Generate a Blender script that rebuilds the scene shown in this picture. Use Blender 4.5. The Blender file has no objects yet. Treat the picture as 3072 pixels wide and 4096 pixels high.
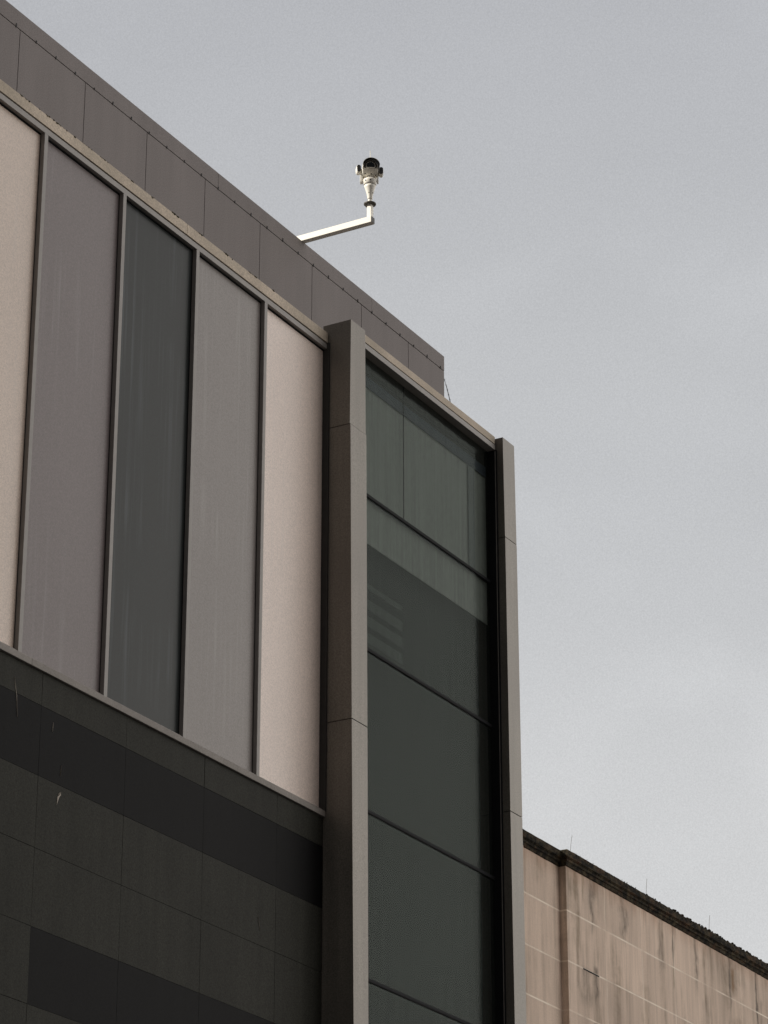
import bpy, bmesh, math, random
from mathutils import Vector, Matrix
R = math.radians
random.seed(7)
scene = bpy.context.scene

# ------------------------------------------------------------------ camera
TH, AZ = R(23.3813), R(29.4915)
cd = bpy.data.cameras.new("camera"); cam = bpy.data.objects.new("camera", cd)
scene.collection.objects.link(cam); scene.camera = cam
fw = Vector((math.cos(AZ)*math.cos(TH), math.sin(AZ)*math.cos(TH), math.sin(TH)))
rt = Vector((math.sin(AZ), -math.cos(AZ), 0)); up = rt.cross(fw)
cam.matrix_world = Matrix(((rt.x, up.x, -fw.x, 0), (rt.y, up.y, -fw.y, -14), (rt.z, up.z, -fw.z, 1.6), (0, 0, 0, 1)))
cd.sensor_fit = 'VERTICAL'; cd.sensor_height = 24.0; cd.lens = 11870/4096*24
cd.clip_start = 0.1; cd.clip_end = 3000

# ------------------------------------------------------------------ world, sun, exposure
SUN_AZ, SUN_EL = R(133), R(33)
w = bpy.data.worlds.new("World"); scene.world = w; w.use_nodes = True
nt = w.node_tree; nt.nodes.clear()
N, L = nt.nodes, nt.links
out = N.new('ShaderNodeOutputWorld'); bg = N.new('ShaderNodeBackground'); bg.inputs['Strength'].default_value = 0.1
sky = N.new('ShaderNodeTexSky'); sky.sky_type = 'NISHITA'; sky.sun_disc = False
sky.sun_elevation = SUN_EL; sky.sun_rotation = math.pi/2 - SUN_AZ; sky.dust_density = 3
tc = N.new('ShaderNodeTexCoord')
sep = N.new('ShaderNodeSeparateXYZ'); L.new(tc.outputs['Generated'], sep.inputs[0])
ramp = N.new('ShaderNodeValToRGB'); L.new(sep.outputs['Z'], ramp.inputs[0])
cr = ramp.color_ramp; cr.interpolation = 'EASE'
cr.elements[0].position = 0.0; cr.elements[0].color = (.67, .68, .69, 1)
cr.elements[1].position = 1.0; cr.elements[1].color = (.7, .7, .71, 1)
for p, c in ((.26, (.655, .66, .665, 1)), (.42, (.53, .54, .555, 1)), (.56, (.485, .495, .52, 1)), (.75, (.62, .62, .64, 1))):
    e = cr.elements.new(p); e.color = c
def wnoise(scale, detail, lo, hi, stretch=(1, 1, 2.2), rough=.55):
    mp = N.new('ShaderNodeMapping'); mp.inputs['Scale'].default_value = stretch
    L.new(tc.outputs['Generated'], mp.inputs[0])
    n = N.new('ShaderNodeTexNoise'); n.inputs['Scale'].default_value = scale; n.inputs['Detail'].default_value = detail
    n.inputs['Roughness'].default_value = rough
    L.new(mp.outputs[0], n.inputs['Vector'])
    m = N.new('ShaderNodeMapRange'); m.inputs[1].default_value = .3; m.inputs[2].default_value = .7
    m.inputs[3].default_value = lo; m.inputs[4].default_value = hi; L.new(n.outputs[0], m.inputs[0])
    return m.outputs[0]
def wmul(a, b):
    m = N.new('ShaderNodeVectorMath'); m.operation = 'MULTIPLY'; L.new(a, m.inputs[0]); L.new(b, m.inputs[1]); return m.outputs[0]
c = wmul(ramp.outputs[0], wnoise(2.2, 4, .955, 1.045))
c = wmul(c, wnoise(9, 3, .985, 1.015))
wp = N.new('ShaderNodeTexNoise'); wp.inputs['Scale'].default_value = 6.5; wp.inputs['Detail'].default_value = 4; wp.inputs['Roughness'].default_value = .5; wp.inputs['Distortion'].default_value = .6
wmp = N.new('ShaderNodeMapping'); wmp.inputs['Location'].default_value = (1.7, .3, .9); wmp.inputs['Scale'].default_value = (1, 1, 1.3)
L.new(tc.outputs['Generated'], wmp.inputs[0]); L.new(wmp.outputs[0], wp.inputs['Vector'])
wr_ = N.new('ShaderNodeMapRange'); wr_.interpolation_type = 'SMOOTHSTEP'; wr_.inputs[1].default_value = .48; wr_.inputs[2].default_value = .72; wr_.inputs[3].default_value = 1; wr_.inputs[4].default_value = 1.07
L.new(wp.outputs[0], wr_.inputs[0]); c = wmul(c, wr_.outputs[0])
c = wmul(c, wnoise(1900, 2, .925, 1.075, (1, 1, 1), .8))
# added off-view sky shaping: bright right lights fronts, dark left dims pilaster sides
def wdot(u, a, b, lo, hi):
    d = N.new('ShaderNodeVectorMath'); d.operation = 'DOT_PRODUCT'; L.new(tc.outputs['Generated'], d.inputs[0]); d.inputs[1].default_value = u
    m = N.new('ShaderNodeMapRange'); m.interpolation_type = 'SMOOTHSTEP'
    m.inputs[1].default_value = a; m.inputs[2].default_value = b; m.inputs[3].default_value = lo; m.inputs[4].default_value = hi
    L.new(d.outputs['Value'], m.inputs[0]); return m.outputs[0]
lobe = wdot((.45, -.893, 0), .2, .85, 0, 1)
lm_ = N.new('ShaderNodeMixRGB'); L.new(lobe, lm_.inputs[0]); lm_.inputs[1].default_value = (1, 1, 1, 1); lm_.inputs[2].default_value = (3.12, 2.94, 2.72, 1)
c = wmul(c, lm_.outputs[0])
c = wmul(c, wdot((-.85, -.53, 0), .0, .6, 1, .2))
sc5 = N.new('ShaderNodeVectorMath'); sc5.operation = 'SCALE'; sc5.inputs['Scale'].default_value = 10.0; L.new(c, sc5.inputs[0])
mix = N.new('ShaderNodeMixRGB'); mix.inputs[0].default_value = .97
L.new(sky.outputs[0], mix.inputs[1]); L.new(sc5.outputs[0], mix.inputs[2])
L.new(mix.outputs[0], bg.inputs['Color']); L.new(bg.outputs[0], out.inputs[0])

sd = bpy.data.lights.new("sun", 'SUN'); sd.energy = 5.0; sd.angle = R(4); sd.color = (1, .93, .82)
sun = bpy.data.objects.new("sun", sd); scene.collection.objects.link(sun)
sdir = Vector((math.cos(SUN_AZ)*math.cos(SUN_EL), math.sin(SUN_AZ)*math.cos(SUN_EL), math.sin(SUN_EL)))
sun.rotation_euler = sdir.to_track_quat('Z', 'Y').to_euler(); sun.location = (0, 0, 60)
vs = scene.view_settings; vs.view_transform = 'Standard'; vs.look = 'None'; vs.exposure = 0; vs.gamma = 1; vs.use_curve_mapping = False

# ------------------------------------------------------------------ materials
class Mat:
    def __init__(s, name):
        s.m = bpy.data.materials.new(name); s.m.use_nodes = True
        s.N, s.L = s.m.node_tree.nodes, s.m.node_tree.links
        s.b = s.N['Principled BSDF']; s.out = s.N['Material Output']
        s.geo = s.N.new('ShaderNodeNewGeometry'); s.pos = s.geo.outputs['Position']
    def set(s, **k):
        for a, v in k.items(): s.b.inputs[a.replace('_', ' ')].default_value = v
    def noise(s, scale, stretch=(1, 1, 1), detail=4, rough=.55, dist=0, off=(0, 0, 0)):
        mp = s.N.new('ShaderNodeMapping'); mp.inputs['Scale'].default_value = stretch; mp.inputs['Location'].default_value = off
        s.L.new(s.pos, mp.inputs[0])
        n = s.N.new('ShaderNodeTexNoise'); n.inputs['Scale'].default_value = scale; n.inputs['Detail'].default_value = detail
        n.inputs['Roughness'].default_value = rough; n.inputs['Distortion'].default_value = dist
        s.L.new(mp.outputs[0], n.inputs['Vector']); return n.outputs[0]
    def rng(s, v, a, b, c, d, smooth=False):
        m = s.N.new('ShaderNodeMapRange'); m.inputs[1].default_value = a; m.inputs[2].default_value = b
        m.inputs[3].default_value = c; m.inputs[4].default_value = d
        if smooth: m.interpolation_type = 'SMOOTHSTEP'
        s.L.new(v, m.inputs[0]); return m.outputs[0]
    def math(s, op, a, b=None, c=None):
        m = s.N.new('ShaderNodeMath'); m.operation = op
        for i, v in enumerate((a, b, c)):
            if v is None: continue
            if isinstance(v, (int, float)): m.inputs[i].default_value = v
            else: s.L.new(v, m.inputs[i])
        return m.outputs[0]
    def mix(s, f, a, b, mode='MIX'):
        m = s.N.new('ShaderNodeMixRGB'); m.blend_type = mode
        for i, v in enumerate((f, a, b)):
            if isinstance(v, (int, float)): m.inputs[i].default_value = v
            elif isinstance(v, tuple): m.inputs[i].default_value = (*v, 1) if len(v) == 3 else v
            else: s.L.new(v, m.inputs[i])
        return m.outputs[0]
    def mul(s, col, f):
        m = s.N.new('ShaderNodeVectorMath'); m.operation = 'MULTIPLY'
        if isinstance(col, tuple): m.inputs[0].default_value = col
        else: s.L.new(col, m.inputs[0])
        s.L.new(f, m.inputs[1]); return m.outputs[0]
    def color(s, c): s.L.new(c, s.b.inputs['Base Color'])
    def bump(s, h, strength, dist):
        b = s.N.new('ShaderNodeBump'); b.inputs['Strength'].default_value = strength; b.inputs['Distance'].default_value = dist
        s.L.new(h, b.inputs['Height']); s.L.new(b.outputs[0], s.b.inputs['Normal'])
    def xyz(s):
        x = s.N.new('ShaderNodeSeparateXYZ'); s.L.new(s.pos, x.inputs[0]); return x.outputs

def stone(name, col, mott=.07, speck=.16, streak=.05, rough=.6, spec=.4, tint=None, grain=70):
    m = Mat(name)
    c = m.mul(col, m.rng(m.noise(1.3, (1, 1, .5), 5), .3, .7, 1-mott, 1+mott))
    c = m.mul(c, m.rng(m.noise(grain, (1, 1, 1), 3, .85), .3, .7, 1-speck*1.6, 1+speck*1.6))
    c = m.mul(c, m.rng(m.noise(7, (1, 1, .06), 4, .6), .35, .7, 1+streak, 1-streak*1.6))
    if tint: c = m.mix(m.rng(m.noise(.9, (1, 1, .7), 3, off=(4, 2, 9)), .4, .75, 0, .6), c, tint)
    m.color(c); m.set(Roughness=rough, Specular_IOR_Level=spec)
    m.bump(m.noise(60, detail=3), .15, .002)
    return m.m

def plain(name, col, rough=.5, spec=.5, metal=0, var=.08, scale=12):
    m = Mat(name); m.color(m.mul(col, m.rng(m.noise(scale), .3, .7, 1-var, 1+var)))
    m.set(Roughness=rough, Specular_IOR_Level=spec, Metallic=metal); return m.m

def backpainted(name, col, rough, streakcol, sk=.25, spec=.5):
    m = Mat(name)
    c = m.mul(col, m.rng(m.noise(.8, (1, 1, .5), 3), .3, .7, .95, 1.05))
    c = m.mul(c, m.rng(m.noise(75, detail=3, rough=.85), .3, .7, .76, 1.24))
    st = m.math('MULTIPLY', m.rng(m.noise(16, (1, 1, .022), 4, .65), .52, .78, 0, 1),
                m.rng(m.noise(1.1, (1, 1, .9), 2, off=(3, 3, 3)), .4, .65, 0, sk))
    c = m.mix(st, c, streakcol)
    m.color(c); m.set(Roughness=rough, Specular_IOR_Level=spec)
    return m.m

M = {}
M['parapet'] = stone('parapet panel', (.216, .193, .190), mott=.06, speck=.2, streak=.03, rough=.75)
M['coping'] = stone('coping stone', (.60, .515, .42), mott=.12, speck=.22, streak=.05, rough=.8, tint=(.30, .27, .21))
M['pier'] = stone('polished pier stone', (.180, .167, .146), mott=.12, speck=.25, streak=.10, rough=.34, spec=.5, tint=(.13, .118, .108))
M['frame'] = plain('aged metal frame', (.29, .272, .258), .5, .4)
M['sill'] = stone('sill', (.26, .238, .22), mott=.15, speck=.15, streak=.04, rough=.7)
M['gasket'] = plain('dark gasket', (.014, .015, .017), .7, .08)
M['darkframe'] = plain('dark frame', (.05, .048, .046), .6, .2)
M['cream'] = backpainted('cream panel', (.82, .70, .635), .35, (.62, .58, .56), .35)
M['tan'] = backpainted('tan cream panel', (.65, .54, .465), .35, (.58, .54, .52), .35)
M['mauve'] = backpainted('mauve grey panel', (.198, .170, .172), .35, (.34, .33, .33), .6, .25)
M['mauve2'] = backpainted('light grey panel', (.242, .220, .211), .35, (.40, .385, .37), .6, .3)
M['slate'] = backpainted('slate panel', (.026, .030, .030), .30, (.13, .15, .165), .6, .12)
M['granite'] = stone('olive granite', (.033, .033, .028), mott=.12, speck=.3, streak=.08, rough=.6, spec=.06)
M['granite_black'] = stone('black granite', (.0065, .0065, .007), mott=.1, speck=.3, streak=.05, rough=.6, spec=.06)
M['drop'] = plain('dropping', (.42, .38, .33), .9, .2)
M['moss'] = plain('moss', (.045, .042, .02), .95, .1, var=.5, scale=60)
M['roof'] = plain('roof gravel', (.25, .24, .23), .9, .2)
M['white'] = plain('white powder coat', (.90, .87, .79), .45, .4, var=.03)
M['blackmetal'] = plain('black plastic', (.012, .012, .012), .45, .4)
M['grey'] = plain('grey casting', (.10, .09, .075), .5, .4)
M['lens'] = plain('lens glass', (.004, .004, .005), .08, .5)
M['wire'] = plain('wire', (.05, .05, .05), .6, .3)

# grey frosted glass of the end bay
g = Mat('tinted glass')
gl = g.N.new('ShaderNodeBsdfGlossy'); gl.inputs['Roughness'].default_value = .16; gl.inputs['Color'].default_value = (.175, .195, .185, 1)
tr = g.N.new('ShaderNodeBsdfTransparent')
tr.inputs['Color'].default_value = (.88, .905, .89, 1)
df = g.N.new('ShaderNodeBsdfDiffuse')
g.L.new(g.mul((.05, .056, .053), g.rng(g.noise(75, detail=3, rough=.85), .3, .7, .75, 1.25)), df.inputs['Color'])
m1 = g.N.new('ShaderNodeMixShader')
g.L.new(g.rng(g.noise(18, (1, 1, .03), 4),   .4, .75, .10, .22), m1.inputs[0]); g.L.new(tr.outputs[0], m1.inputs[1]); g.L.new(df.outputs[0], m1.inputs[2])
fr = g.N.new('ShaderNodeFresnel'); fr.inputs['IOR'].default_value = 1.5
m2 = g.N.new('ShaderNodeMixShader'); g.L.new(g.math('MULTIPLY', fr.outputs[0], g.math('SUBTRACT', 1.0, g.geo.outputs['Backfacing'])), m2.inputs[0]); g.L.new(m1.outputs[0], m2.inputs[1]); g.L.new(gl.outputs[0], m2.inputs[2])
g.L.new(m2.outputs[0], g.out.inputs['Surface']); M['glass'] = g.m
bsd = M['pier'].node_tree.nodes['Principled BSDF']; bsd.inputs['Specular Tint'].default_value = (1, .89, .76, 1)
M['blind'] = plain('grey green lining', (.34, .352, .34), .9, .1)
M['track'] = plain('blind track', (.17, .185, .19), .8, .1)
M['slat'] = plain('blind slat', (.075, .085, .08), .9, .1)
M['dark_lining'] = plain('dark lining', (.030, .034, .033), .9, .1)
M['navy'] = plain('navy blind box', (.030, .042, .066), .7, .2)

# ------------------------------------------------------------------ mesh helpers
col = scene.collection
def tag(o, label=None, cat=None, kind=None, group=None):
    if label: o['label'] = label
    if cat: o['category'] = cat
    if kind: o['kind'] = kind
    if group: o['group'] = group
    return o
def empty(name, loc, label, cat, group=None):
    o = bpy.data.objects.new(name, None); col.objects.link(o); o.location = loc
    return tag(o, label, cat, None, group)
class MB:
    def __init__(s): s.bm = bmesh.new()
    def hexa(s, v, skip=()):
        # v: 8 corners, bottom 4 ccw then top 4
        vs = [s.bm.verts.new(p) for p in v]
        for i, f in enumerate(((3, 2, 1, 0), (4, 5, 6, 7), (0, 1, 5, 4), (1, 2, 6, 5), (2, 3, 7, 6), (3, 0, 4, 7))):
            if i not in skip: s.bm.faces.new([vs[k] for k in f])
        return s
    def box(s, x0, x1, y0, y1, z0, z1, skip=()):
        return s.hexa([(x0, y0, z0), (x1, y0, z0), (x1, y1, z0), (x0, y1, z0), (x0, y0, z1), (x1, y0, z1), (x1, y1, z1), (x0, y1, z1)], skip)
    def ring(s, pts):
        return [s.bm.verts.new(p) for p in pts]
    def loft(s, rings, cap0=True, cap1=True):
        rs = [s.ring(r) for r in rings]; n = len(rs[0])
        for a, b in zip(rs, rs[1:]):
            for i in range(n): s.bm.faces.new((a[i], a[(i+1) % n], b[(i+1) % n], b[i]))
        if cap0: s.bm.faces.new(rs[0][::-1])
        if cap1: s.bm.faces.new(rs[-1])
        return s
    def lathe(s, prof, c=(0, 0), n=32, cap0=True, cap1=True):
        return s.loft([[(c[0]+r*math.cos(2*math.pi*i/n), c[1]+r*math.sin(2*math.pi*i/n), z) for i in range(n)] for r, z in prof], cap0, cap1)
    def tube(s, pts, r, n=6):
        pts = [Vector(p) for p in pts]; rings = []
        for i, p in enumerate(pts):
            d = (pts[min(i+1, len(pts)-1)]-pts[max(i-1, 0)]).normalized()
            a = d.orthogonal().normalized(); b = d.cross(a)
            rings.append([p+a*r*math.cos(2*math.pi*k/n)+b*r*math.sin(2*math.pi*k/n) for k in range(n)])
        # keep rings untwisted
        return s.loft(rings)
    def build(s, name, mat, parent=None, bevel=0, smooth=False, mtx=None, label=None):
        bmesh.ops.recalc_face_normals(s.bm, faces=s.bm.faces)
        if bevel:
            es = [e for e in s.bm.edges if len(e.link_faces) == 2 and e.calc_face_angle(0) > R(30)]
            bmesh.ops.bevel(s.bm, geom=es, offset=bevel, segments=2, profile=.6, affect='EDGES')
        if mtx: bmesh.ops.transform(s.bm, matrix=mtx, verts=s.bm.verts)
        root = parent
        off = Vector((0, 0, 0))
        while root is not None: off += root.location; root = root.parent
        bmesh.ops.translate(s.bm, vec=-off, verts=s.bm.verts)
        me = bpy.data.meshes.new(name); s.bm.to_mesh(me); s.bm.free()
        if smooth:
            for p in me.polygons: p.use_smooth = True
        me.materials.append(mat)
        o = bpy.data.objects.new(name, me); col.objects.link(o); o.parent = parent
        if label: o['label'] = label
        return o

# ------------------------------------------------------------------ ground setting
def struct(o): return tag(o, kind='structure')
struct(MB().box(-900, 900, -900, 900, -1, -.12).build('ground', plain('soil', (.12, .11, .09), .95, .1)))
struct(MB().box(-120, 200, -20.5, -8.5, -.119, -.10).build('road', plain('asphalt', (.05, .05, .052), .85, .3, var=.2, scale=40)))
pv = stone('paving', (.12, .115, .11), rough=.8)
struct(MB().box(-120, 200, -8.5, -.5, -.119, 0).build('pavement', pv, bevel=.01))
struct(MB().box(-120, 200, -25.5, -20.5, -.119, 0).build('pavement', pv, bevel=.01))
lm = MB()
for i in range(40): lm.box(-100+i*7, -97+i*7, -14.55, -14.43, -.1, -.096)
struct(lm.build('road_markings', plain('road paint', (.7, .7, .68), .7, .3)))

# ------------------------------------------------------------------ main building
BX = -12.0
B = empty('panelled_building', (18, 0, 0), 'grey stone building with upright cream, mauve and slate panels between pilasters', 'building')
GAP = .011
# core behind everything
MB().box(BX, 27.18, .10, 12, 0, 15.30).build('inner_wall', M['gasket'], B)
MB().box(BX, 23.568, .058, .098, .12, 10.235).build('backing', M['granite_black'], B)
# parapet of the set back storey
Yp, Zt, Zj = 3.157, 19.60, 19.385
XE = 32.0
xs = [22.226 + 1.2525*k for k in range(-28, 9)]
xs = [x for x in xs if x > BX+.3 and x < XE-.15]
px_ = [BX] + xs + [XE]
mb = MB()
for a, b in zip(px_, px_[1:]):
    mb.box(a+GAP/2, b-GAP/2, Yp, Yp+.05, 15.52, Zj-.010)
mb.build('parapet', M['parapet'], B)
MB().box(BX, XE-.01, Yp+.055, 11.9, 15.31, Zt-.03).build('upper_storey', M['gasket'], B)
mb = MB(); caps = [BX, 6.5, 10.2, 13.9, 17.6, 21.3-.0, 26.266, 30.01, XE]
for a, b in zip(caps, caps[1:]):
    mb.box(a+.003, b-.003, Yp-.002, Yp+.45, Zj, Zt)
cap = mb.build('parapet_cap', M['parapet'], B)
# small fixing clips along the joint under the cap
k = 0; x = 22.150 - .3745*8
while x < XE-.1:
    mb = MB(); s = .5+.4*random.random()
    mb.box(x-.009*s, x+.009*s, Yp-.010, Yp+.004, Zj-.014, Zj+.012+.022*random.random())
    mb.box(x-.003, x+.004, Yp-.008, Yp+.004, Zj+.010, Zj+.03*s)
    mb.build('cap_clip', M['wire'], cap); x += .3745; k += 1
# end wall of upper storey
MB().box(XE-.05, XE, Yp+.052, 11.9, 15.52, Zj-.010).build('end_wall', M['parapet'], B)
# terrace roof
MB().box(BX, 25.2, .26, Yp-.005, 15.305, 15.44).build('terrace', M['roof'], B)

# coping over the panel bay
CX = 23.57
mb = MB()
for a, b in ((BX, 2.2), (2.2, 8.4), (8.4, 14.7), (14.7, 20.905), (20.905, CX)):
    mb.box(a+.002, b-.002, -.006, .25, 15.347, 15.462)
cop = mb.build('coping', M['coping'], B, bevel=.004)
# moss growing on the back edge of the coping
mb = MB()
spots = [(17.9+.02*i, .35) for i in range(1)]
for cx_, wd in ((18.2, .12), (18.75, .2), (19.25, .1), (19.5, .06), (19.95, .06), (20.3, .05), (20.72, .12), (21.1, .1), (21.6, .08), (22.1, .09), (22.5, .04)):
    n = int(wd*160)
    for i in range(n):
        x = cx_ + random.gauss(0, wd/2); r = random.uniform(.004, .013)
        m4 = Matrix.Translation((x, random.uniform(-.006, .004), 15.463 - abs(random.gauss(0, .004)))) @ Matrix.Diagonal((r*1.6, r*.8, r, 1))
        bmesh.ops.create_icosphere(mb.bm, subdivisions=1, radius=1, matrix=m4)
tag(mb.build('moss', M['moss'], cop), kind='stuff')

# window panel bay
mb = MB(); mb.box(BX, CX, .0, .10, 15.277, 15.335); mb.build('head_frame', M['frame'], B, bevel=.002)
MB().box(BX, CX, .012, .10, 15.335, 15.347).build('shadow_joint', M['gasket'], B)
fx = [18.583 + 1.2525*k for k in range(-24, 4)]
fins = [x for x in fx if x > BX+.4]
order = {0: 'mauve', 1: 'slate', 2: 'mauve2', 3: 'cream'}
seq = ['slate', 'mauve2', 'cream', 'mauve', 'cream', 'slate', 'mauve', 'cream', 'mauve2']
edges = [BX] + fins + [CX+.06]
LAB = {'cream': 'pinkish cream panel', 'tan': 'tan cream panel', 'mauve': 'mauve grey panel', 'mauve2': 'pale grey panel', 'slate': 'dark slate panel'}
n = len(fins)
for i, (a, b) in enumerate(zip(edges, edges[1:])):
    j = i - (n-4)          # 0 = cream at the left edge of the photo, 1.. follow it
    key = {0: 'tan', 1: 'mauve', 2: 'slate', 3: 'mauve2', 4: 'cream'}.get(j, seq[i % 9])
    x0 = a + (.052 if i else 0); x1 = b
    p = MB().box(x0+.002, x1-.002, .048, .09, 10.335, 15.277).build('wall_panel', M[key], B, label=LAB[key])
    if b in fins:
        MB().box(b, b+.052, 0, .10, 10.305, 15.277).build('mullion', M['frame'], B, bevel=.002)
    # dark rubber seals round the panel
    s = MB(); s.box(x1-.005, x1-.001, .043, .0475, 10.34, 15.27); s.box(x0+.002, x1-.013, .038, .0475, 15.262, 15.276)
    s.build('seal', M['gasket'], p)
MB().box(CX-.013, CX+.004, -.028, .046, 10.30, 15.345).build('side_trim', M['darkframe'], B)
# sill
mb = MB()
for a, b in ((BX, 0), (0, 6.2), (6.2, 12.5), (12.5, 18.755), (18.755, CX-.001)):
    mb.box(a+.0015, b-.0015, -.022, .10, 10.245, 10.305); mb.hexa([(a+.0015, -.012, 10.306), (b-.0015, -.012, 10.306), (b-.0015, .047, 10.306), (a+.0015, .047, 10.306), (a+.0015, .02, 10.333), (b-.0015, .02, 10.333), (b-.0015, .047, 10.34), (a+.0015, .047, 10.34)])
mb.build('sill', M['sill'], B, bevel=.003)
# dark granite base wall, one part per course
def course(r, za, zb, x0, xjs, xend):
    seg = {}
    for a, b in zip([x0]+xjs, xjs+[xend]):
        key = 'granite_black' if (r in (1, 6, 10) or (r == 4 and b > 19.2)) else 'granite'
        seg.setdefault(key, []).append((a, b))
    for key, lst in seg.items():
        mb = MB()
        for a, b in lst:
            t = [random.uniform(-.0012, .0012) for _ in range(4)]
            g_ = .0012 if key == 'granite_black' else .0019
            mb.hexa([(a+g_, .004+t[0], za+g_), (b-g_, .004+t[1], za+g_), (b-g_, .06, za+g_), (a+g_, .06, za+g_),
                     (a+g_, .004+t[2], zb-g_), (b-g_, .004+t[3], zb-g_), (b-g_, .06, zb-g_), (a+g_, .06, zb-g_)])
        mb.build('stone_course', M[key], B, label='black stone course' if key == 'granite_black' else 'olive black stone course')
zr = [10.240, 9.950, 9.340, 8.720, 8.060, 7.420, 6.76, 6.10, 5.44, 4.78, 4.12, 3.46, 2.8, 2.14, 1.48, .8, .12]
rows = list(zip(zr[1:], zr))
xj = [x for x in [18.95+1.2575*k for k in range(-24, 4)] if x > BX+.4]
for r, (za, zb) in enumerate(rows): course(r, za, zb, BX, xj, CX-.001)
MB().box(BX, 27.1, -.02, .09, 0, .12).build('plinth', M['granite'], B)

# bird droppings and scratches on the base wall
def splat(name, pts, ws, parent, y=.0015, mat='drop', pier=False):
    mb = MB(); rings = []
    for (x, z), w_ in zip(pts, ws):
        rings.append([(x-w_, y, z), (x, y-.0022, z), (x+w_, y, z), (x, y+.002, z)])
    mb.loft(rings); return mb.build(name, M[mat], parent)
splat('bird_dropping', [(18.555, 10.075), (18.578, 10.0), (18.60, 9.93), (18.608, 9.85), (18.622, 9.75)], [.001, .004, .004, .0025, .001], B)
splat('bird_dropping', [(19.125, 9.855), (19.122, 9.81), (19.118, 9.77)], [.001, .0035, .001], B)
splat('bird_dropping', [(19.275, 9.286), (19.27, 9.26), (19.245, 9.235), (19.235, 9.20), (19.225, 9.16)], [.002, .008, .012, .006, .001], B)
splat('bird_dropping', [(19.262, 9.28), (19.25, 9.262), (19.25, 9.25)], [.001, .005, .003], B)
splat('bird_dropping', [(19.27, 9.52), (19.262, 9.47), (19.258, 9.42)], [.0005, .0015, .0005], B)
splat('scratch', [(22.42, 9.0-.02), (22.435, 8.92), (22.452, 8.86)], [.0005, .002, .0005], B)
splat('bird_dropping', [(21.15, 13.02), (21.155, 12.97), (21.15, 12.93)], [.001, .003, .001], B, y=.046)

# pilasters, built of stacked stones with fine joints and a slight batter
def pier(levels, back, name='pilaster', label=None):
    mb = MB()
    for (z0, l0, r0, y0), (z1, l1, r1, y1) in levels:
        g_ = .0042
        mb.hexa([(l0, y0, z0+g_), (r0, y0, z0+g_), (r0, back, z0+g_), (l0, back, z0+g_), (l1, y1, z1-g_), (r1, y1, z1-g_), (r1, back, z1-g_), (l1, back, z1-g_)])
    o = mb.build(name, M['pier'], B, bevel=.002, label=label)
    mb = MB(); z0, l0, r0, y0 = levels[0][0]; z1 = levels[-1][1][0]
    mb.box(l0+.01, min(r0, levels[-1][1][2])-.012, max(levels[-1][1][3], levels[-1][0][3])+.014, back-.01, .02, z1-.02); mb.build('joint_filler', M['gasket'], o)
P1 = [((0, 23.575, 23.850, -.405), (8.05, 23.575, 23.853, -.343)),
      ((8.05, 23.575, 23.853, -.343), (11.205, 23.575, 23.884, -.306)),
      ((11.205, 23.575, 23.884, -.306), (14.375, 23.575, 23.901, -.2755)),
      ((14.375, 23.575, 23.901, -.268), (15.562, 23.575, 23.870, -.275))]
pier(P1, .055, label='nearer grey brown pilaster with a dark left side')
P2 = [((0, 26.924, 27.180, -.345), (8.05, 26.924, 27.190, -.325)),
      ((8.05, 26.924, 27.190, -.325), (11.19, 26.924, 27.203, -.314)),
      ((11.19, 26.924, 27.203, -.314), (14.35, 26.924, 27.203, -.310)),
      ((14.35, 26.924, 27.203, -.308), (15.566, 26.924, 27.203, -.300))]
pier(P2, .10, label='far slim pilaster at the building corner')

# glazed end bay between the pilasters
GY, HY = -.120, -.214
mb = MB(); mb.box(23.86, 26.90, HY, .25, 15.487, 15.573); mb.build('bay_coping', M['coping'], B, bevel=.002)
mb = MB(); mb.box(23.86, 26.903, HY, .10, 15.414, 15.475); mb.build('bay_head', M['frame'], B, bevel=.0015)
MB().box(23.86, 26.90, HY+.02, .10, 15.475, 15.487).build('shadow_joint', M['gasket'], B)
MB().box(25.0, 27.15, .26, Yp+2, 15.31, 15.50).build('terrace', M['roof'], B)
trz = [13.857, 12.174, 10.482, 8.797, 7.11, 5.42, 3.73, 2.04, .35]
tops = [15.41] + [z-.034 for z in trz]; bots = trz
for i, (zb, zt_) in enumerate(zip(bots, tops)):
    if i == 0:
        MB().box(23.88, 24.966, GY, GY+.008, zb, zt_).build('window_pane', M['glass'], B)
        MB().box(24.972, 26.915, GY, GY+.008, zb, zt_).build('window_pane', M['glass'], B)
        MB().box(24.966, 24.972, GY+.001, GY+.01, zb, zt_).build('seal', M['gasket'], B)
    else:
        MB().box(23.88, 26.915, GY, GY+.008, zb, zt_).build('window_pane', M['glass'], B)
    t = MB(); t.box(23.86, 26.90, GY-.012, GY+.03, zb-.034, zb); t.build('transom', M['gasket'], B)
MB().box(26.902, 26.9235, HY-.012, GY+.05, .12, 15.413).build('side_trim', M['gasket'], B)
MB().box(26.899, 26.903, HY-.002, HY+.006, .12, 15.40).build('edge_bead', M['frame'], B)
# linings seen dimly through the glass: pale bulkhead above, dark below, part-lowered slatted blind, navy blind box
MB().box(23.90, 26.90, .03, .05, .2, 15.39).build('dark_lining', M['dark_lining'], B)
MB().box(23.90, 26.90, -.085, -.075, 13.34, 15.17).build('bulkhead', M['blind'], B)
MB().box(23.90, 26.88, -.104, -.090, 15.09, 15.215).build('blind_box', M['navy'], B, bevel=.006)
MB().box(26.46, 26.60, -.102, -.092, 13.87, 15.085).build('blind_track', M['track'], B)
for z in (12.26, 12.44, 12.62, 12.84):
    MB().box(23.90, 24.99, -.085, -.080, z, z+(.11 if z < 12.8 else .06)).build('blind_slat', M['slat'], B)
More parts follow.
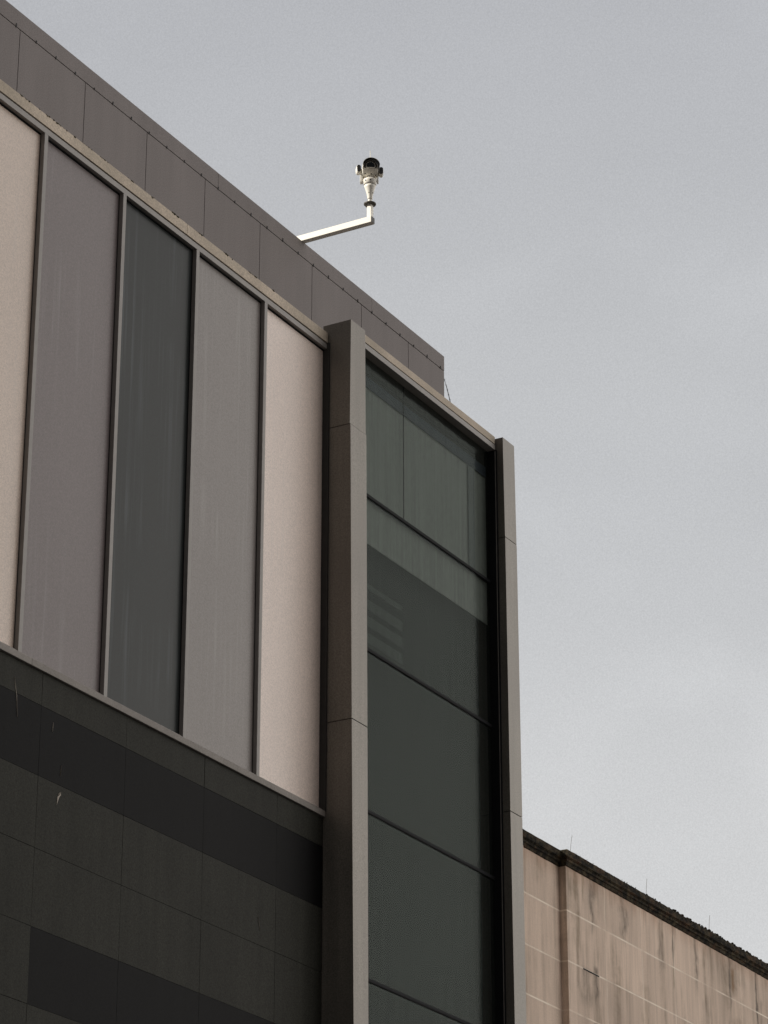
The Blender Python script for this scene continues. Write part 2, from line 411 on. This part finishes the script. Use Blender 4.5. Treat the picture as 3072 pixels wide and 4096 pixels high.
# returning right-hand wall of the building (faces away from the camera)
MB().box(27.18, 27.203, .10, 11.9, 0, 15.56).build('side_wall', M['pier'], B)

# ------------------------------------------------------------------ old stone building beyond
Y2, ZC = 8.0, 16.655
S2 = empty('stone_building', (45.4, 8, 0), 'weathered tan stone building with black mossy cornice at lower right', 'building')
m = Mat('tan ashlar'); X = m.xyz()
c = m.mul((.74, .59, .485), m.rng(m.noise(.5, (1, 1, .8), 5), .3, .7, .9, 1.08))
c = m.mul(c, m.rng(m.noise(45, detail=3, rough=.85), .3, .7, .84, 1.16))
c = m.mul(c, m.rng(m.noise(3.2, (1, 1, .10), 5, .6), .42, .78, 1.05, .72))
c = m.mul(c, m.rng(m.noise(9, (1, 1, .05), 4, .6), .5, .8, 1.0, .80))
bx_ = m.math('FLOOR', m.math('DIVIDE', m.math('SUBTRACT', X[0], 45.4), 1.53)); bz_ = m.math('FLOOR', m.math('DIVIDE', m.math('SUBTRACT', X[2], 15.79-8.82), .882))
wn = m.N.new('ShaderNodeTexWhiteNoise'); wn.noise_dimensions = '1D'; m.L.new(m.math('ADD', m.math('MULTIPLY', bx_, 7.31), m.math('MULTIPLY', bz_, 3.77)), wn.inputs['W'])
c = m.mul(c, m.rng(wn.outputs['Value'], 0, 1, .90, 1.06))
bs = m.math('MULTIPLY', m.rng(m.noise(1.5, (1, 1, .10), 5, .65, off=(3.1, 0, 0)), .45, .64, 0, .85, True), m.rng(m.noise(1.1, (1, 1, 1.2), 4, .6, off=(1, 8, 3)), .36, .6, .15, 1))
c = m.mix(bs, c, (.24, .185, .135))
c = m.mix(m.math('MULTIPLY', m.rng(m.noise(5.5, (1, 1, .05), 3, .6, off=(9, 0, 4)), .55, .72, 0, .5), m.rng(X[2], 15.2, 16.7, .25, 1)), c, (.17, .125, .09))
def streak(c, xc, wd, z0, z1, colr, amt, lean=0):
    xx = m.math('SUBTRACT', X[0], xc)
    if lean: xx = m.math('ADD', xx, m.math('MULTIPLY', m.math('SUBTRACT', X[2], z1), lean))
    xx = m.math('ADD', xx, m.rng(m.noise(5, (1, 1, .6), 3), .3, .7, -wd*.55, wd*.55))
    g_ = m.math('POWER', m.rng(m.math('ABSOLUTE', xx), 0, wd, 1, 0), 1.4)
    a = m.rng(X[2], z0, z0+(z1-z0)*.45, 0, 1, True); b = m.rng(X[2], z1, z1+.12, 1, 0, True)
    f = m.math('MULTIPLY', m.math('MULTIPLY', a, b), m.math('MULTIPLY', g_, m.rng(m.noise(14, (1, 1, .15), 3), .3, .65, .5*amt, amt)))
    return m.mix(f, c, colr)
dk, ol, og = (.10, .085, .07), (.17, .125, .06), (.25, .13, .05)
for a in ((46.40, .15, 15.4, 16.65, dk, .85), (46.05, .08, 16.0, 16.6, ol, .6), (45.75, .10, 15.9, 16.5, ol, .5), (47.73, .24, 15.6, 16.65, dk, .75), (49.33, .18, 15.3, 16.65, dk, .62),
          (49.90, .075, 15.55, 16.66, dk, .95), (49.86, .05, 15.3, 15.75, ol, .8), (50.95, .13, 15.4, 16.65, dk, .8), (52.56, .09, 15.2, 16.6, dk, .85),
          (52.70, .10, 15.85, 16.35, og, .9), (53.88, .085, 14.2, 16.6, (.05, .045, .04), 1.0), (54.1, .14, 14.4, 16.0, dk, .45), (46.5, .16, 14.2, 14.95, dk, .85), (46.1, .45, 14.1, 14.85, dk, .45),
          (47.5, .15, 14.6, 15.2, ol, .45), (48.6, .3, 13.6, 15.1, ol, .35), (52.5, .1, 13.5, 15.1, dk, .6), (51.3, .25, 13.8, 15.4, dk, .28), (45.8, .25, 15.0, 15.8, ol, .35)):
    c = streak(c, *a)
c = m.mix(m.math('MULTIPLY', m.rng(X[2], 16.25, 16.62, 0, .42, True), m.rng(m.noise(4, (1, 1, .3), 3, off=(7, 1, 2)), .35, .65, .2, 1)), c, (.42, .23, .14))
# pale mortar joints, broken by dirt
def line(c, coord, at, hw, colr, amt, off):
    d = m.math('ABSOLUTE', m.math('SUBTRACT', coord, at))
    f = m.math('MULTIPLY', m.rng(d, hw*.6, hw, 1, 0), m.rng(m.noise(1.6, detail=4, off=off), .38, .62, .1*amt, amt))
    return m.mix(f, c, colr)
pale = (.95, .84, .72)
for i, z in enumerate((15.79, 14.885, 14.02, 13.15, 12.28)): c = line(c, X[2], z, .018, pale, .95, (i*3, 0, 0))
for i, x in enumerate((46.94, 48.49, 49.93, 51.5, 53.1, 54.7, 56.2)): c = line(c, X[0], x, .015, pale, .7, (0, 0, i*5))
m.color(c); m.set(Roughness=.85, Specular_IOR_Level=.2); m.bump(m.noise(25, detail=5), .3, .01)
M['ashlar'] = m.m
m = Mat('sooty cornice')
c = m.mix(m.rng(m.noise(7, (1, 1, 1.6), 5, .65), .42, .68, 0, 1), (.014, .013, .011), (.105, .085, .055))
c = m.mix(m.rng(m.noise(3, (1, 1, 3), 4, .6, off=(5, 5, 5)), .52, .75, 0, .6), c, (.13, .065, .035))
m.color(c); m.set(Roughness=.95, Specular_IOR_Level=.15); m.bump(m.noise(22, detail=6, rough=.7), .9, .03); M['soot'] = m.m

XS = 45.38; YL = 8.135
# walls: main block stands proud, left part set back by a step
mb = MB(); mb.box(XS, 78, Y2, 22, 0, ZC); mb.build('wall', M['ashlar'], S2)
mb = MB(); mb.box(40, XS-.002, YL, 21.9, 0, ZC-.002); mb.build('recessed_wall', M['ashlar'], S2)
# slight pilaster strip at the far left
MB().box(40, 43.98, YL-.018, YL-.001, 0, ZC-.003).build('wall_strip', M['ashlar'], S2)
# dark crack in a bed joint
MB().box(45.98, 46.62, Y2-.004, Y2+.01, 14.868, 14.892).build('open_joint', M['gasket'], S2)
# cornice profile swept along the step
prof = [(0.0, 16.60), (.03, 16.60), (.045, 16.66), (.095, 16.705), (.10, 16.74), (.085, 16.75), (.20, 16.80), (.215, 16.81), (.215, 16.95), (.17, 17.0), (-.45, 17.03), (-.45, 16.60)]
prof = [(0.0, 16.585), (.018, 16.60), (.03, 16.65), (.05, 16.665), (.055, 16.70), (.048, 16.705), (.085, 16.735), (.09, 16.845), (.07, 16.865), (-.45, 16.875), (-.45, 16.585)]
random.seed(3)
def cornice():
    mb = MB(); rings = []
    xs_ = [40 + .25*i for i in range(21)]
    path = []
    for x in xs_:
        path.append((x, 0))
    path = [('L', x) for x in [40+.2*i for i in range(26)] if x < XS-.12]
    rings = []
    for kind, x in path:
        rings.append([(x, YL-o, z+random.uniform(-.004, .004)) for o, z in prof])
    rings.append([(XS-max(o, 0)-.0, YL-o if o > -.1 else YL-o, z) for o, z in prof])
    rings.append([(XS-max(o, 0), Y2-o, z) for o, z in prof])
    x = XS+.12
    while x < 78:
        j = .004+.008*min(1, max(0, (x-48)/4))
        rings.append([(x, Y2-o+random.uniform(-.4, .4)*j*(z < 16.86), z+random.uniform(-j, j)*(1 if z > 16.84 else .3)) for o, z in prof])
        x += .10 if x < 60 else .8
    mb.loft(rings); return mb.build('cornice', M['soot'], S2)
cor = cornice()
# moss cushions along the top edge
mb = MB()
for i in range(420):
    x = 45.6 + (random.random()**.75)*16
    big = min(1, max(.25, (x-46)/4))
    r = random.uniform(.008, .022)*big
    m4 = Matrix.Translation((x, Y2-.07+random.uniform(-.02, .06), 16.868+random.uniform(-.008, .006))) @ Matrix.Diagonal((r*2.0, r*1.0, r, 1))
    bmesh.ops.create_icosphere(mb.bm, subdivisions=2, radius=1, matrix=m4)
tag(mb.build('moss', M['soot'], cor), kind='stuff')
# thin metal bird spikes
for x0, z0, x1, z1 in ((43.76, 16.87, 43.86, 17.13), (45.48, 16.87, 45.57, 17.19), (48.65, 16.87, 48.715, 17.20), (51.52, 16.87, 51.59, 17.20)):
    yk = (YL if x0 < 45 else Y2)-.05
    MB().tube([(x0-.02*(x0 < 45), yk, z0-.02), ((x0+x1)/2-.006, yk, (z0+z1)/2), (x1, yk, z1)], .0035, 6).build('spike', M['grey'], S2)

# ------------------------------------------------------------------ barbed wire at the parapet end
mb = MB(); pts = [(32.02, 3.3, 19.52), (32.16, 3.3, 19.46), (32.27, 3.3, 19.40), (32.33, 3.3, 19.32), (32.375, 3.3, 19.24), (32.42, 3.3, 19.16), (32.46, 3.3, 19.08), (32.52, 3.3, 18.9), (32.6, 3.3, 18.4), (32.6, 3.3, 17.2), (32.55, 3.3, 15.6)]
mb.tube(pts, .0055, 6)
for i in range(9):
    f = i/8*6+.5; k = int(f); t = f-k; p = Vector(pts[k]).lerp(Vector(pts[k+1]), t)
    for a in (.4, 2.1): mb.tube([p-Vector((math.cos(a)*.022, 0, math.sin(a)*.022)), p+Vector((math.cos(a)*.022, 0, math.sin(a)*.022))], .0035, 5)
wr = mb.build('barbed_wire', M['wire']); tag(wr, 'thin strand of barbed wire hanging at the end of the roof parapet', 'wire')

# ------------------------------------------------------------------ security camera on its bracket
AX, AY = 28.268, 2.190
SC = empty('security_camera', (AX, 4.2, 19.6), 'white security camera with side lamps on a bent arm above the parapet', 'security camera')
MB().box(28.225, 28.311, 2.150, 4.2, 19.604, 19.688).build('bracket_arm', M['white'], SC, bevel=.004)
mb = MB()
mb.box(28.229, 28.307, 2.144, 2.1495, 19.608, 19.684); mb.build('arm_end_shade', M['blackmetal'], SC, bevel=.001)  # black plate stands in for the shade inside the hollow arm
MB().box(28.19, 28.35, 4.0, 4.35, 19.57, 19.603).build('mounting_foot', M['white'], SC)
MB().box(28.238, 28.300, 2.158, 2.218, 19.689, 19.880).build('post', M['white'], SC, bevel=.004)
mb = MB(); mb.lathe([(.030, 19.866), (.066, 19.868), (.077, 19.876), (.078, 19.888), (.070, 19.894), (.03, 19.897)], (AX, AY)); mb.build('flange', M['grey'], SC, smooth=False)
for a in range(6):
    an = a*math.pi/3+.3; MB().lathe([(.006, 19.858), (.006, 19.866)], (AX+.06*math.cos(an), AY+.06*math.sin(an)), 8).build('bolt', M['grey'], SC)
MB().lathe([(.027, 19.897), (.026, 19.951)], (AX, AY)).build('neck', M['white'], SC, smooth=False)
cone = MB().lathe([(.031, 19.952), (.032, 19.96), (.036, 19.995), (.047, 20.05), (.066, 20.115), (.074, 20.140)], (AX, AY), 48).build('cone', M['white'], SC, smooth=True)
H = Matrix.Translation((AX, AY, 0)) @ Matrix.Rotation(AZ-math.pi/2, 4, 'Z')      # local +x = camera right, -y = towards the street corner
def bolt(x, y, z, r=.006, parent=None):
    m_ = MB(); m_.box(x-r, x+r, y-r, y+r, z-r, z+r); m_.build('bolt', M['blackmetal'], parent or SC, mtx=H)
bolt(-.014, -.037, 20.03, .005, cone); bolt(.036, -.022, 20.03, .006, cone)
MB().lathe([(.072, 20.1405), (.072, 20.1465)], (AX, AY), 48).build('seam', M['grey'], SC)
cup = MB().lathe([(.075, 20.147), (.083, 20.165), (.088, 20.20), (.088, 20.222), (.06, 20.235), (.05, 20.272)], (AX, AY), 48).build('pan_head', M['white'], SC, smooth=True)
bolt(-.052, -.064, 20.19, .008, cup); bolt(.004, -.086, 20.188, .007, cup)
# camera housing: flat underside, arched top
BZ = 20.32
HB = H @ Matrix.Rotation(R(5), 4, 'Z') @ Matrix.Translation((-.004, 0, BZ)) @ Matrix.Rotation(R(1), 4, 'X')
def dsec(w_, h_, y, z0=0.0, r=.022, n=20, cx=0.0):
    pts = []
    for i in range(7):
        a = math.pi + math.pi/2*i/6; pts.append((cx-w_+r+r*math.cos(a), y, z0+r+r*math.sin(a)))
    for i in range(7):
        a = -math.pi/2 + math.pi/2*i/6; pts.append((cx+w_-r+r*math.cos(a), y, z0+r+r*math.sin(a)))
    for i in range(n+1):
        a = math.pi*i/n; pts.append((cx+w_*math.cos(a), y, z0+r+.012+(h_-r-.012)*math.sin(a)))
    return pts
m_ = MB(); m_.loft([dsec(.080, .095, .195, -.020), dsec(.094, .110, .175, -.042), dsec(.098, .114, .14, -.050, .03), dsec(.099, .115, -.045, -.050, .03), dsec(.099, .115, -.118, .0), dsec(.092, .108, -.128, .004)])
housing = m_.build('housing', M['white'], SC, mtx=HB)
MB().loft([dsec(.084, .100, -.1285, .010), dsec(.082, .098, -.132, .012)]).build('face_plate', M['grey'], housing, mtx=HB)
MB().loft([dsec(.060, .084, -.1325, .010, .012), dsec(.058, .082, -.142, .012, .012)]).build('window_rim', M['white'], housing, mtx=HB)
MB().loft([dsec(.052, .070, -.1425, .018, .008), dsec(.050, .068, -.146, .020, .008)]).build('lens', M['lens'], housing, mtx=HB)
def arch(ro, ri, ho, hi, y0, y1, a0, a1):
    m_ = MB(); rings = []
    for y in (y0, y1):
        o = []; ins = []
        for i in range(29):
            a = R(a0 + (a1-a0)*i/28); o.append((.006+ro*math.cos(a), y, .03+ho*math.sin(a))); ins.append((.006+ri*math.cos(a), y, .03+hi*math.sin(a)))
        rings.append(o+ins[::-1])
    return m_.loft(rings)
arch(.108, .1045, .100, .0965, .115, -.190, -12, 192).build('sunshield', M['white'], SC, mtx=HB)
arch(.1042, .101, .0962, .093, .112, -.191, -6, 186).build('shield_lining', M['blackmetal'], SC, mtx=HB)
for x, y, zz in ((-.062, -.060, -.040), (.014, -.062, -.038), (.070, -.050, -.047), (-.03, .04, -.052), (.05, .05, -.052)):
    m_ = MB(); m_.lathe([(.007, zz-.005), (.010, zz+.006)], (x, y), 8); m_.build('bolt', M['blackmetal'], housing, mtx=HB)
# lamps on both sides
def stadium(w_, h_, y, n=10):
    r = w_/2; pts = []
    for i in range(n+1): a = math.pi*i/n; pts.append((r*math.cos(a), y, h_/2-r+r*math.sin(a)))
    for i in range(n+1): a = math.pi+math.pi*i/n; pts.append((r*math.cos(a), y, -(h_/2-r)+r*math.sin(a)))
    return pts
for sx, dx, z0, rot in ((-1, -.146, 20.362, 15), (1, .139, 20.328, 2)):
    T = H @ Matrix.Translation((dx, -.02, z0)) @ Matrix.Rotation(R(rot), 4, 'Z') @ Matrix.Rotation(R(-10), 4, 'X')
    m_ = MB(); m_.loft([stadium(.040, .095, .042), stadium(.054, .116, .034), stadium(.056, .118, -.030), stadium(.052, .112, -.034)])
    lamp = m_.build('side_lamp', M['white'], SC, mtx=T)
    m_ = MB(); m_.loft([stadium(.050, .110, -.0345), stadium(.048, .106, -.041)]); m_.build('lamp_lens', M['blackmetal'], lamp, mtx=T)
    xa, xb = (-.126, -.089) if sx < 0 else (.089, .108)
    MB().box(xa, xb, -.03, .035, 20.185, 20.330).build('yoke_arm', M['white'], SC, bevel=.007, mtx=H)
    MB().box(min(sx*.1, dx-sx*.02), max(sx*.1, dx-sx*.02), -.015, .02, z0-.03, z0+.02).build('lamp_hinge', M['grey'], SC, bevel=.004, mtx=H)
MB().tube([(.004, 0, 20.46), (.004, 0, 20.56), (.002, 0, 20.652)], .0045, 8).build('spike', M['white'], SC, mtx=H)

# ------------------------------------------------------------------ unseen brick block added behind the camera to cut light on the pilaster sides
dg = plain('office window', (.02, .022, .025), .1, .5)
T2 = empty('brick_sky_blocker', (-5, -25, 0), 'unseen brown brick block added behind the camera to block low sky', 'building')
br = Mat('brick'); bt = br.N.new('ShaderNodeTexBrick'); bt.inputs['Scale'].default_value = 4
bt.inputs['Color1'].default_value = (.045, .032, .026, 1); bt.inputs['Color2'].default_value = (.06, .042, .034, 1); bt.inputs['Mortar'].default_value = (.09, .085, .08, 1)
mp = br.N.new('ShaderNodeMapping'); mp.inputs['Rotation'].default_value = (R(90), 0, 0); br.L.new(br.pos, mp.inputs[0]); br.L.new(mp.outputs[0], bt.inputs['Vector'])
br.color(bt.outputs[0]); br.set(Roughness=.9)
MB().box(-60, 16, -45, -25, 0, 33).build('wall', br.m, T2)
MB().box(-60.2, 16.2, -45.2, -24.8, 33, 33.4).build('roof', M['roof'], T2)
for z in [3+4*k for k in range(6)]:
    for i in range(12): MB().box(-43+i*4.7, -41+i*4.7, -25.02, -24.96, z, z+2).build('window', dg, T2)
